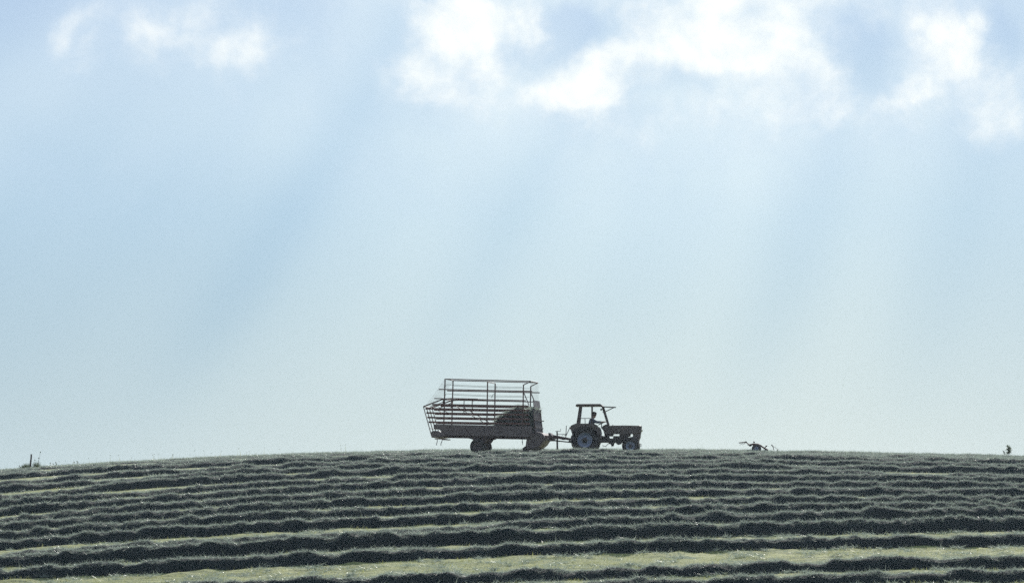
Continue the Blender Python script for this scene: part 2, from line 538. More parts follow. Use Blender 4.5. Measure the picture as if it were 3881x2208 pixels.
# ------------------------------------------------------------------ windrows
ROWS = [[2345, 2305, 2262, 2222, 2202], [2280, 2241, 2202, 2169, 2151], [2188, 2148, 2108, 2077, 2064], [2143, 2104, 2057, 2020, 2012],
        [2105, 2055, 2003, 1977, 1966], [2072, 2023, 1972, 1943, 1939], [2038, 1983, 1932, 1905, 1913], [2007, 1948, 1896, 1874, 1887],
        [1979, 1916, 1864, 1843, 1861], [1946, 1887, 1837, 1818, 1838], [1919, 1856, 1812, 1795, 1818], [1888, 1829, 1789, 1774, 1799],
        [1860, 1803, 1769, 1757, 1779], [1836, 1782, 1752, 1741, 1761]]
XS = np.array([100, 970, 1940, 2900, 3781])
_dd = np.linspace(70, 204.9, 4000)
_gg = G(_dd)
row_fn = []
for ys in ROWS:
    u = (XS - CX) / FPX
    g = (np.array(ys) - np.polyval(pC, u)) / (np.polyval(pB, u) - np.polyval(pC, u))
    dv = np.interp(-g, -_gg, _dd)
    row_fn.append(np.polyfit(u, dv, 2))
for dconst in (170.5, 177.3, 183.6, 189.8, 196.0, 202.0, 208.0):
    row_fn.append(np.array([0.0, -6.0, dconst]))

LABELS = [
    'dark row of cut grass clipped by the lower right corner of the field',
    'dark row of cut grass fading out at the bottom edge below the widest stubble strip',
    'long dark row bordering the widest pale stubble strip on its uphill side',
    'tall thick row of cut grass second uphill from the widest stubble strip',
    'row of cut grass third uphill from the widest stubble strip, swelling abruptly at mid field',
    'row of cut grass fourth uphill from the widest stubble strip',
    'row of cut grass fifth uphill from the widest stubble strip',
    'row of cut grass sixth uphill from the widest stubble strip',
    'row of cut grass seventh uphill from the widest stubble strip',
    'row of cut grass eighth uphill from the widest stubble strip, halfway up the slope',
    'row of cut grass ninth uphill from the widest stubble strip',
    'row of cut grass tenth uphill from the widest stubble strip',
    'ragged row of cut grass eleventh uphill from the widest stubble strip',
    'ragged row of cut grass twelfth uphill from the widest stubble strip',
    'tangled row two below the wheels of the tractor and wagon',
    'tangled row of cut grass hiding the bottoms of the tractor and wagon wheels']
UPPER = 'low row of cut grass showing only its crown along the crest'

def windrow(i, p):
    dmid = p[2]
    far = np.clip((dmid - 120) / 70, 0, 1)
    half = .136 * dmid + 16.0
    step = .13
    xs = np.arange(-half, half, step)
    if i == 16:                                # the row the wagon is picking up: only the part ahead of the tractor is left
        xs = np.arange(7.2, half, step)
    sd = i * 3
    rowf = (1.0, .92, 1.05, 1.12, .95, 1.06, .90, 1.08, .97, 1.1, .88, 1.05)[i % 12]
    def centre(x):
        u = np.clip(x / dmid, -.26, .26)
        d = np.polyval(p, u)
        return d + (fbm(x * .35, np.full_like(x, i * 5.1), sd) - .5) * (.30 + .25 * far)
    def hgt(x):
        lump = fbm(x * .55, np.full_like(x, i * 3.7 + 1), sd + 1, 3)
        big = vnoise(x * .16, np.full_like(x, i * 2.3), sd + 2)
        lump = .45 * lump + .55 * fbm(x * 1.5, np.full_like(x, i * 4.3), sd + 2, 3)
        amp = (.29 - .03 * far) * (.88 + .17 * np.clip((lump - .32) / .34, 0, 1.25)) * (.86 + .28 * big) * rowf
        if far > .35:
            amp = amp * (.72 + .42 * np.clip((vnoise(x * .9, np.full_like(x, i * 7.7), sd + 4) - .2) / .6, 0, 1))
        if dmid > 180:
            amp = amp * (.42 if dmid > 184 else .55)
        if i == 15:
            amp = amp * (.60 + .40 * np.exp(-((x - 1.0) / 7.0) ** 2))
        if i == 4:
            amp = amp * (.55 + .6 / (1 + np.exp(-(x + .15) * 2.2)))
        if i == 3:
            amp = amp * 1.15
        return amp
    def wid(x):
        return (.44 + .08 * far) * (.86 + .28 * vnoise(x * .5, np.full_like(x, i * 1.9), sd + 3))
    ends = None
    def surf(x, v):
        yc = centre(x)
        w = wid(x)
        h = hgt(x)
        yy = yc + v * w
        prof = np.clip(1 - np.abs(v) ** 2.3, 0, 1) ** .85
        rough = (fbm(x * 2.6, yy * 2.6, sd + 5) - .5) * .28 + (vnoise(x * 6, yy * 6, sd + 6) - .5) * .15
        z = terrain(x, yy) + h * prof * (1 + 1.1 * rough) + rough * .12 * prof - .03
        return yy, z
    nv = 11
    vv = np.linspace(-1.08, 1.08, nv)
    X, V = np.meshgrid(xs, vv, indexing='ij')
    Y, Z = surf(X.ravel(), V.ravel())
    P = np.stack([X.ravel(), Y, Z], -1)
    ix = np.arange(len(xs) * nv).reshape(len(xs), nv)
    q = np.stack([ix[:-1, :-1], ix[1:, :-1], ix[1:, 1:], ix[:-1, 1:]], -1).reshape(-1, 4)
    ox, oy = (0.0 if i != 16 else 20.0), dmid
    oz = tz(ox, oy)
    org = np.array([ox, oy, oz])
    me = np_mesh('grass_windrow', P - org, q, True)
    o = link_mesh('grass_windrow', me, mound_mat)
    o.location = (ox, oy, oz)
    lab = LABELS[i] if i < len(LABELS) else UPPER
    if i == 16:
        lab = 'row of cut grass ahead of the tractor not yet gathered'
    tag(o, lab, 'windrow', 'rows of cut grass lying across the slope')
    # loose stems lying on and sticking out of the heap
    L = xs[-1] - xs[0]
    n = int(L * (1250 - 600 * far))
    bx = RNG.uniform(xs[0], xs[-1], n)
    ridge = RNG.random(n) < .48                # stems lying loosely along the top of the heap
    bv = np.where(ridge, np.clip(RNG.normal(.05, .28, n), -.5, .8), RNG.uniform(-1.2, 1.2, n))
    by, bz = surf(bx, bv)
    by2, bz2 = surf(bx, bv + .06)
    tan = np.stack([np.zeros(n), by2 - by, bz2 - bz], -1)
    tan /= np.linalg.norm(tan, axis=1, keepdims=True)
    nrm = np.stack([np.zeros(n), -tan[:, 2], tan[:, 1]], -1)
    ang = RNG.uniform(0, 2 * np.pi, n)
    lift = np.where(ridge, np.abs(RNG.normal(.30, .50, n)), RNG.normal(.10, .24, n))
    dv = np.cos(ang)[:, None] * np.array([[1.0, 0, 0]]) + np.sin(ang)[:, None] * tan + lift[:, None] * nrm
    dv /= np.linalg.norm(dv, axis=1, keepdims=True)
    root = np.stack([bx, by, bz], -1) - org - nrm * .015
    ln = RNG.uniform(.06, .17, n) * (1 + .9 * (RNG.random(n) > .95)) * np.where(ridge, 1.1, .9)
    wd = RNG.uniform(.006, .013, n) * (1 + .7 * far)
    blades('loose_stems', root, dv, ln, wd, hay_blade, o)
    return centre

centres = [windrow(i, p) for i, p in enumerate(row_fn)]

# stubble stalks on the open strips
def stubble():
    n = 420000
    y = 84 + (RNG.random(n) ** 1.25) * 72
    x = RNG.uniform(-1, 1, n) * (.133 * y + 8)
    keep = fbm(x * 1.3, y * 1.3, 2) + RNG.random(n) * .5 > .55
    x, y = x[keep], y[keep]
    n = len(x)
    root = np.stack([x, y, terrain(x, y) - .01], -1)
    ang = RNG.uniform(0, 2 * np.pi, n)
    tilt = RNG.uniform(.15, 1.5, n)
    dv = np.stack([np.cos(ang) * np.cos(tilt), np.sin(ang) * np.cos(tilt), np.sin(tilt)], -1)
    tall = .4 + 1.2 * np.clip((fbm(x * 2.4, y * 2.4, 6) - .40) / .25, 0, 1)
    o = blades('stubble', root, dv, RNG.uniform(.025, .085, n) * tall, RNG.uniform(.006, .014, n), stub_blade)
    tag(o, 'pale cut grass stubble on the strips between the windrows', kind='stuff')
    # clumps dropped between the rows
    m = 1500
    cy = 84 + RNG.random(m) * 122
    cx = RNG.uniform(-1, 1, m) * (.133 * cy + 2)
    k = 90
    bx = (cx[:, None] + RNG.normal(0, 1, (m, k)) * RNG.uniform(.08, .40, (m, 1))).ravel()
    by = (cy[:, None] + RNG.normal(0, 1, (m, k)) * RNG.uniform(.04, .14, (m, 1))).ravel()
    m2 = 800                                  # small tufts left standing on the widest strips
    ty = 86 + RNG.random(m2) * 34
    tx = RNG.uniform(-1, 1, m2) * (.133 * ty + 2)
    bx = np.concatenate([bx, (tx[:, None] + RNG.normal(0, 1, (m2, 60)) * RNG.uniform(.04, .20, (m2, 1))).ravel()])
    by = np.concatenate([by, (ty[:, None] + RNG.normal(0, .05, (m2, 60))).ravel()])
    n = len(bx)
    root = np.stack([bx, by, terrain(bx, by) + RNG.random(n) * .05], -1)
    ang = RNG.uniform(0, 2 * np.pi, n)
    tilt = np.abs(RNG.normal(.2, .4, n))
    dv = np.stack([np.cos(ang) * np.cos(tilt), np.sin(ang) * np.cos(tilt), np.sin(tilt)], -1)
    o = blades('scattered_grass', root, dv, RNG.uniform(.06, .20, n), RNG.uniform(.007, .015, n), hay_blade)
    tag(o, 'wisps of cut grass scattered between the windrows', kind='stuff')
stubble()

def standing_grass():
    n = 5200
    u = RNG.uniform(-.136, -.035, n)
    y = RNG.uniform(201.0, 212.0, n)
    w = np.clip((-.035 - u) / .04, .15, 1)
    k = RNG.random(n) < w
    u, y = u[k], y[k]
    x = u * y
    n = len(x)
    root = np.stack([x, y, terrain(x, y) - .02], -1)
    ang = RNG.uniform(0, 2 * np.pi, n)
    tilt = RNG.uniform(1.0, 1.5, n)
    dv = np.stack([np.cos(ang) * np.cos(tilt), np.sin(ang) * np.cos(tilt), np.sin(tilt)], -1)
    ln = RNG.uniform(.08, .20, n)
    rare = RNG.random(n) > .992
    ln[rare] = RNG.uniform(.3, .55, rare.sum())
    o = blades('standing_grass', root, dv, ln, RNG.uniform(.010, .020, n) * np.where(rare, 1.8, 1), green_blade)
    tag(o, 'thin fringe of standing grass and seed stalks along the left part of the crest', kind='stuff')
    # seed heads on the tall stalks
    tip = root[rare] + dv[rare] * ln[rare][:, None]
    mb = MB()
    for t in tip:
        for s in range(2):
            mb.ball(Vector(t) + Vector((random.uniform(-.03, .03), random.uniform(-.03, .03), random.uniform(-.06, .01))), random.uniform(.008, .015), 5, (1, 1, 1.4))
    s = mb.build('seed_heads', green_blade, o)
    s['kind'] = 'stuff'
standing_grass()

# ------------------------------------------------------------------ placing a machine seen side-on
class Frame:
    """A machine standing at a ground point, turned by yaw; at(px, py, Y) gives the local point at depth Y whose
    measured position in the photograph is (px, py)."""
    def __init__(self, sx, depth, yaw):
        self.u0 = (sx - CX) / FPX
        self.O = Vector((self.u0 * depth, depth, 0))
        self.O.z = tz(self.O.x, self.O.y)
        self.yaw = yaw
        self.c, self.s = math.cos(yaw), math.sin(yaw)   # local X -> (c, -s), local Y -> (s, c)
    def at(self, sx, sy, Y):
        u = (sx - CX) / FPX
        th = (HOR - sy) / FPX
        X = (u * (self.O.y + Y * self.c) - self.O.x - Y * self.s) / (self.c + u * self.s)
        dep = self.O.y - X * self.s + Y * self.c
        return Vector((X, Y, th * dep - self.O.z))
    def root(self, name):
        return empty(name, self.O, -self.yaw)

# ================================================================== TRACTOR
TF = Frame(2216.0, 182.0, R(5.0))
def T(px, py, Y=.0):
    return TF.at(2040 + px * .1797, 1480 + py * .1797, Y)
def Txz(px, py, Y):
    p = T(px, py, Y)
    return (p.x, p.z)
trac = TF.root('tractor')
tag(trac, 'small dark old tractor with an open cab pulling the slatted wagon along the crest', 'tractor')
TW = 1.5                                       # outside of near rear tyre to outside of far one
mid = TW / 2
def tyre_profile(r, w, rim):
    s = w / 2
    return [(rim, -s * .72), (rim + .02, -s * .9), ((rim + r) / 2, -s), (r - .045, -s * .92), (r - .012, -s * .72), (r, -s * .3),
            (r, s * .3), (r - .012, s * .72), (r - .045, s * .92), ((rim + r) / 2, s), (rim + .02, s * .9), (rim, s * .72)]
def make_wheel(name, c, r, w, rim, parent, lugs=0, face=-1, rim_mat=rim_sky_tint):
    mb = MB().lathe(tyre_profile(r - (.03 if lugs else 0), w, rim), c, 40)
    for k in range(lugs):
        for sgn in (-1, 1):
            a = 2 * math.pi * (k + (.25 if sgn > 0 else 0)) / lugs
            a2 = a + .16
            p = Vector((c[0] + (r - .018) * math.cos(a), c[1] + sgn * w * .04, c[2] + (r - .018) * math.sin(a)))
            q = Vector((c[0] + (r - .022) * math.cos(a2), c[1] + sgn * w * .47, c[2] + (r - .022) * math.sin(a2)))
            mb.bar(p, q, .045, .045)
    tyre = mb.build(name, rubber, parent, False)
    s = w / 2
    f = face
    rm = MB().lathe([(rim + .012, f * s * .80), (rim - .02, f * s * .74), (rim - .045, f * s * .45), (rim * .72, f * s * .30), (rim * .55, f * s * .42),
                     (rim * .34, f * s * .46), (.001, f * s * .46)], c, 32)
    rm.lathe([(rim + .012, -f * s * .80), (rim - .03, -f * s * .7), (rim - .05, f * s * .2)], c, 32)
    rm.build('rim', rim_mat, tyre, True)
    hb = MB().lathe([(rim * .36, f * s * .46), (rim * .36, f * s * .60), (rim * .24, f * s * .66), (.001, f * s * .66)], c, 20)
    for k in range(6):
        a = 2 * math.pi * k / 6
        hb.box((c[0] + rim * .46 * math.cos(a), c[1] + f * s * .47, c[2] + rim * .46 * math.sin(a)), (.03, .03, .03))
    hb.build('hub', dark_steel, tyre)
    return tyre

hub = T(980, 1060, 0)
RR = .645
zr = RR                                        # on the ground
make_wheel('rear_wheel', (hub.x, .16, zr), RR, .32, .33, trac, 20, -1)
make_wheel('rear_wheel', (hub.x, TW - .16, zr), RR, .32, .33, trac, 20, 1)
fh = T(1940, 1185, .1)
gf = terrain(TF.O.x + fh.x * TF.c, TF.O.y - fh.x * TF.s) - TF.O.z
RF = .385
make_wheel('front_wheel', (fh.x, .24, float(gf) + RF), RF, .20, .20, trac, 0, -1)
make_wheel('front_wheel', (fh.x, TW - .24, float(gf) + RF), RF, .20, .20, trac, 0, 1)
# axles, gearbox, engine
ax = MB().tube([(hub.x, .3, zr), (hub.x, TW - .3, zr)], .09, 12)
ax.box((hub.x, mid, zr), (.45, .42, .44))
ax.build('rear_axle', dark_steel, trac)
fa = MB().bar((fh.x, .34, gf + RF), (fh.x, mid, gf + RF + .10), .10, .10).bar((fh.x, mid, gf + RF + .10), (fh.x, TW - .34, gf + RF), .10, .10)
fa.bar((fh.x - .02, .36, gf + RF - .03), (fh.x - .35, mid, gf + RF + .06), .03).bar((fh.x - .02, TW - .36, gf + RF - .03), (fh.x - .35, mid, gf + RF + .06), .03)
fa.build('front_axle', dark_steel, trac)
def TP(pts, Y):
    return [Txz(a, b, Y) for a, b in pts]
MB().prism(TP([(1000, 960), (1385, 985), (1385, 1090), (1000, 1130)], mid), mid - .17, mid + .17, .02).build('gearbox_housing', dark_steel, trac)
MB().prism(TP([(1385, 957), (1488, 957), (1498, 1004), (1580, 1004), (1592, 952), (1900, 957), (1900, 1075), (1820, 1100), (1390, 1092)], mid), mid - .19, mid + .19, .02).build('engine_block', dark_steel, trac)
MB().prism(TP([(1400, 905), (1595, 905), (1575, 962), (1400, 957)], mid), mid - .15, mid + .15, .015).build('clutch_cover', dark_steel, trac)
MB().prism(TP([(1716, 905), (1950, 905), (1942, 966), (1716, 962)], mid), mid - .16, mid + .16, .015).build('cylinder_head', dark_steel, trac)
MB().prism(TP([(1480, 1090), (1620, 1085), (1600, 1120), (1590, 1165), (1545, 1172), (1535, 1130), (1500, 1115)], mid), mid - .10, mid + .10, .01).build('oil_filter', dark_steel, trac)
MB().prism(TP([(1640, 1085), (1760, 1085), (1755, 1120), (1690, 1140), (1655, 1120)], mid), mid - .14, mid + .14, .01).build('oil_pan', dark_steel, trac)
MB().prism(TP([(2002, 880), (2166, 880), (2158, 980), (2132, 1045), (2122, 1150), (1850, 1130), (1850, 990), (1955, 975), (2002, 965)], mid), mid - .22, mid + .22, .02).build('front_bolster', tractor_paint, trac)
MB().tube([T(2128, 1115, mid), T(2165, 1118, mid), T(2168, 1165, mid), T(2155, 1170, mid)], .018, 6).build('tow_hook', steel, trac)
MB().tube([T(1350, 1150, .35), T(1420, 1175, .35), T(1480, 1110, .35), T(1560, 1125, .4)], .016, 6).build('linkage_rod', dark_steel, trac)
# bonnet
MB().prism(TP([(1335, 775), (1380, 735), (1440, 708), (1500, 733), (1800, 730), (2150, 735), (2178, 742), (2176, 800), (2166, 882), (2010, 912), (1400, 912), (1385, 850), (1345, 790)], mid), mid - .28, mid + .28, .035).build('bonnet', tractor_paint, trac)
gr = MB()
for k in range(9):
    yy = mid - .20 + k * .05
    gr.bar(T(2181, 760, yy), T(2169, 880, yy), .02, .025)
gr.bar(T(2182, 750, mid - .23), T(2182, 750, mid + .23), .03, .03).bar(T(2170, 884, mid - .23), T(2170, 884, mid + .23), .03, .03)
gr = gr.build('grille', steel, trac)
for yy in (mid - .17, mid + .17):
    c = T(2188, 835, yy)
    lm = MB()
    n = 14
    for (r0, x0), (r1, x1) in (((.065, -.05), (.07, .0)), ((.07, .0), (.055, .02)), ((.055, .02), (.001, .03))):
        vs = [(c.x + x, yy + r * math.cos(t), c.z + r * math.sin(t)) for r, x in ((r0, x0), (r1, x1)) for t in [2 * math.pi * j / n for j in range(n)]]
        lm.add(vs, [(j, (j + 1) % n, n + (j + 1) % n, n + j) for j in range(n)])
    lm.build('headlight', lamp_mat, gr, True)
MB().tube([T(1572, 738, mid), T(1572, 718, mid)], .03, 10).build('filler_cap', steel, trac)
MB().tube([T(1715, 860, mid - .29), T(1700, 815, mid - .29)], .012, 6).build('bonnet_catch', lamp_mat, trac)
# rear wings with the body side under the cab
wing_out = [(690, 735), (735, 715), (790, 690), (1160, 690), (1200, 705), (1245, 722), (1275, 770), (1300, 830), (1335, 930), (1342, 1000), (1320, 1010),
            (1290, 930), (1230, 830), (1140, 775), (1040, 745), (930, 745), (820, 785), (750, 840), (715, 870), (695, 850), (688, 790)]
for Y0, Y1, nm in ((.0, .36, 0), (TW - .36, TW, 1)):
    w = MB().prism(TP(wing_out, (Y0 + Y1) / 2), Y0, Y1, .015).build('wing', tractor_paint, trac)
    inner = Y1 if nm == 0 else Y0
    MB().prism(TP([(735, 720), (1245, 722), (1300, 830), (1340, 1000), (1200, 1040), (760, 1010), (700, 860)], inner), inner - .012, inner + .012).build('wing_side', tractor_paint, w)
    a = T(690, 790, Y0 + .1)
    MB().box((a.x - .02, (Y0 + Y1) / 2, a.z), (.06, .16, .09)).build('tail_lamp', red_lamp, w)
    b = T(722, 880, Y0 + .1)
    MB().bar((b.x - .05, Y0 + .1, b.z + .02), (b.x + .03, Y0 + .1, b.z - .04), .03).build('lamp_bracket', steel, w)
# floor, seat, dash
MB().prism(TP([(1120, 985), (1395, 975), (1395, 1000), (1120, 1010)], mid), .3, TW - .3).build('footplate', dark_steel, trac)
st = MB().prism(TP([(1050, 800), (1230, 790), (1240, 830), (1050, 840)], mid), mid - .22, mid + .22, .03)
st.prism(TP([(1030, 690), (1062, 690), (1075, 800), (1040, 810)], mid), mid - .22, mid + .22, .02)
st.build('seat', tread_black, trac)
MB().prism(TP([(1090, 838), (1200, 835), (1220, 960), (1080, 960)], mid), mid - .12, mid + .12).build('seat_pedestal', dark_steel, trac)
sa, sb = T(1268, 716, mid), T(1412, 650, mid)
scn = (sa + sb) / 2
sdir = (sb - sa).normalized()
swr = (sb - sa).length / 2
ring = [scn + sdir * (swr * math.cos(t)) + Vector((0, 1, 0)) * (swr * math.sin(t)) for t in [2 * math.pi * k / 24 for k in range(25)]]
swm = MB().tube(ring, .016, 8)
for k in range(3):
    t = 2 * math.pi * k / 3 + .5
    swm.tube([scn, scn + sdir * (swr * math.cos(t)) + Vector((0, 1, 0)) * (swr * math.sin(t))], .011, 6)
swo = swm.build('steering_wheel', tread_black, trac)
MB().tube([scn, T(1330, 745, mid), T(1345, 800, mid)], .022, 8).build('steering_column', dark_steel, swo)
# cab
MB().prism(TP([(806, 334), (815, 296), (840, 286), (1320, 283), (1345, 295), (1385, 338), (1355, 340), (1320, 330), (830, 333)], mid), .12, TW - .12, .02).build('roof', cab_paint, trac)
def pillar(a, b, Y, w, h):
    MB().bar(T(*a, Y), T(*b, Y), w, h).build('pillar', cab_paint, trac)
for Y, sh in ((.16, 0), (TW - .16, 0)):
    pass
pillar((886, 330), (830, 695), .16, .06, .105)
pillar((906, 330), (866, 695), TW - .16, .06, .105)
pillar((1130, 330), (1128, 700), .16, .05, .05)
pillar((1142, 330), (1142, 700), TW - .16, .05, .05)
pillar((1356, 330), (1478, 728), .2, .055, .095)
pillar((1366, 330), (1488, 728), TW - .2, .055, .09)
MB().bar(T(1484, 722, .2), T(1484, 722, TW - .2), .05).build('scuttle_bar', cab_paint, trac)
rr = MB().bar(T(905, 580, mid), T(1105, 580, mid), .025, .03).bar(T(985, 580, mid), T(990, 690, mid), .025, .03)
rr.build('rear_rail', steel, trac)
ws = MB()
for Y in (.22, TW - .22):
    ws.bar(T(1378, 338, Y), T(1632, 348, Y), .035, .05)
ws.bar(T(1632, 348, .22), T(1632, 348, TW - .22), .035).bar(T(1380, 338, .22), T(1380, 338, TW - .22), .035)
ws.bar(T(1455, 330, .22), T(1455, 345, .22), .03)
wso = ws.build('windscreen_frame', cab_paint, trac)
a, b = T(1385, 338, .24), T(1628, 347, .24)
MB().prism([(a.x, a.z - .003), (b.x, b.z - .003), (b.x, b.z + .003), (a.x, a.z + .003)], .24, TW - .24).build('windscreen_pane', glass_mat, wso)
for Y in (.21, TW - .21):
    MB().tube([T(1408, 443, Y), T(1592, 352, Y)], .02, 6).build('windscreen_stay', cab_paint, trac)
mp = MB().ball(T(1326, 395, .14), .05, 10, (.8, .5, 1.1)).tube([T(1326, 395, .14), T(1365, 385, .18)], .014, 6)
mp.build('work_lamp', tread_black, trac, True)
MB().tube([T(1362, 445, .18), T(1366, 460, .18)], .02, 6).build('hinge', dark_steel, trac)
MB().bar(T(640, 1065, mid), T(960, 1060, mid), .10, .06).bar(T(660, 1040, mid), T(660, 1095, mid), .12, .05).build('hitch', dark_steel, trac)
for Y in (mid - .3, mid + .3):
    MB().bar(T(720, 1050, Y), T(960, 1075, Y), .04, .05).build('lower_link', dark_steel, trac)

# ------------------------------------------------------------------ the driver
def skin_mesh(name, joints, edges, mat, parent, level=2, root=0):
    me = bpy.data.meshes.new(name)
    me.from_pydata([tuple(j[0]) for j in joints], edges, [])
    o = bpy.data.objects.new(name, me)
    COL.objects.link(o)
    md = o.modifiers.new('skin', 'SKIN')
    for i, j in enumerate(joints):
        r = j[1]
        me.skin_vertices[0].data[i].radius = (r, r) if not isinstance(r, tuple) else r
        me.skin_vertices[0].data[i].use_root = (i == root)
    sb_ = o.modifiers.new('sub', 'SUBSURF')
    sb_.levels = sb_.render_levels = level
    dg = bpy.context.evaluated_depsgraph_get()
    me2 = bpy.data.meshes.new_from_object(o.evaluated_get(dg))
    me2.name = name
    o.modifiers.clear()
    o.data = me2
    bpy.data.meshes.remove(me)
    me2.materials.clear()
    me2.materials.append(mat)
    me2.polygons.foreach_set('use_smooth', [True] * len(me2.polygons))
    o.parent = parent
    return o

def driver():
    hip = T(1125, 775, mid)
    origin = TF.O + Vector((hip.x * TF.c + mid * TF.s, -hip.x * TF.s + mid * TF.c, hip.z))
    root = empty('person', origin, -TF.yaw)
    tag(root, 'driver in a work shirt sitting in the tractor cab with both hands on the wheel', 'person')
    def L(px, py, dy):
        p = T(px, py, mid + dy)
        return p - Vector((hip.x, mid, hip.z))
    Vv = Vector
    pel, belly, chest = L(1125, 775, 0), L(1118, 710, 0), L(1120, 630, 0)
    neck0, neck1 = L(1140, 588, 0), L(1162, 565, 0)
    jaw, head, crown = L(1190, 548, 0), L(1186, 512, 0), L(1180, 478, 0)
    # one continuous body: trunk, neck, head, arms, legs
    J = [(pel, .12), (belly, .125), (chest, .135), (neck0, .07), (neck1, .052), (L(1180, 545, 0), .062), (head, .098), (crown, .082)]
    E = [(0, 1), (1, 2), (2, 3), (3, 4), (4, 5), (5, 6), (6, 7)]
    hands = []
    for sgn in (-1, 1):
        sh, elb, wr, hd = L(1138, 612, sgn * .17), L(1235, 662, sgn * .24), L(1365, 655, sgn * .19), L(1395, 648, sgn * .17)
        b = len(J)
        J += [(sh, .065), (elb, .048), (wr, .033), (hd, (.042, .026))]
        E += [(2, b), (b, b + 1), (b + 1, b + 2), (b + 2, b + 3)]
        hands.append((hd, sgn))
        kn, ank, toe = L(1290, 790, sgn * .17), L(1330, 960, sgn * .16), L(1385, 965, sgn * .17)
        hp = L(1150, 785, sgn * .1)
        b = len(J)
        J += [(hp, .09), (kn, .06), (ank, .04), (toe, .035)]
        E += [(0, b), (b, b + 1), (b + 1, b + 2), (b + 2, b + 3)]
    b = len(J)                                  # nose and chin
    J += [(L(1222, 522, 0), .014), (L(1212, 552, 0), .03)]
    E += [(6, b), (5, b + 1)]
    body = skin_mesh('body', J, E, skin_mat, root)
    bm = bmesh.new()
    bm.from_mesh(body.data)
    body_mb = MB()
    for hd, sgn in hands:                       # four fingers over the wheel rim and a thumb under it
        for k in range(4):
            off = Vv((0, (k - 1.5) * .021, 0))
            ln = (.9, 1.05, 1.0, .8)[k]
            body_mb.tube([hd + off + Vv((.0, 0, .008)), hd + off + Vv((.04 * ln, 0, .012)), hd + off + Vv((.065 * ln, 0, -.012)), hd + off + Vv((.055 * ln, 0, -.04))], .010, 6, .007)
        body_mb.tube([hd + Vv((-.01, -sgn * .035, 0)), hd + Vv((.015, -sgn * .058, -.012)), hd + Vv((.035, -sgn * .05, -.03))], .011, 6, .008)
    for sgn in (-1, 1):
        body_mb.ball(L(1178, 520, sgn * .088), .028, 8, (.7, .35, 1.15))          # ears
    for v in body_mb.v:
        bm.verts.new(v)
    bm.verts.ensure_lookup_table()
    base_i = len(bm.verts) - len(body_mb.v)
    for f in body_mb.f:
        try:
            bm.faces.new([bm.verts[base_i + i] for i in f]).smooth = True
        except ValueError:
            pass
    bm.to_mesh(body.data)
    bm.free()
    for sgn in (-1, 1):
        MB().ball(L(1217, 508, sgn * .034), .013, 8).build('eye', tread_black, root, True)
    hr = MB().ball(L(1176, 490, 0), .122, 14, (1.0, .92, .92)).ball(L(1205, 470, 0), .06, 10, (1.1, 1.2, .6)).ball(L(1150, 520, 0), .07, 10, (.6, 1, 1.1))
    hr.build('hair', hair_mat, root, True)
    S = [(pel, .155), (belly, .165), (chest, .175), (L(1132, 598, 0), .11)]
    SE = [(0, 1), (1, 2), (2, 3)]
    for sgn in (-1, 1):
        b = len(S)
        S += [(L(1136, 612, sgn * .17), .085), (L(1235, 664, sgn * .24), .068), (L(1330, 657, sgn * .21), .058)]
        SE += [(2, b), (b, b + 1), (b + 1, b + 2)]
    skin_mesh('shirt', S, SE, shirt_mat, root)
    Tt = [(pel, .15)]
    TE = []
    for sgn in (-1, 1):
        b = len(Tt)
        Tt += [(L(1150, 785, sgn * .1), .105), (L(1290, 788, sgn * .17), .075), (L(1326, 935, sgn * .16), .058)]
        TE += [(0, b), (b, b + 1), (b + 1, b + 2)]
    skin_mesh('trousers', Tt, TE, trouser_mat, root)
    for sgn in (-1, 1):
        skin_mesh('boot', [(L(1325, 935, sgn * .16), .052), (L(1328, 965, sgn * .16), .055), (L(1385, 968, sgn * .17), .042)], [(0, 1), (1, 2)], boot_mat, root)
driver()

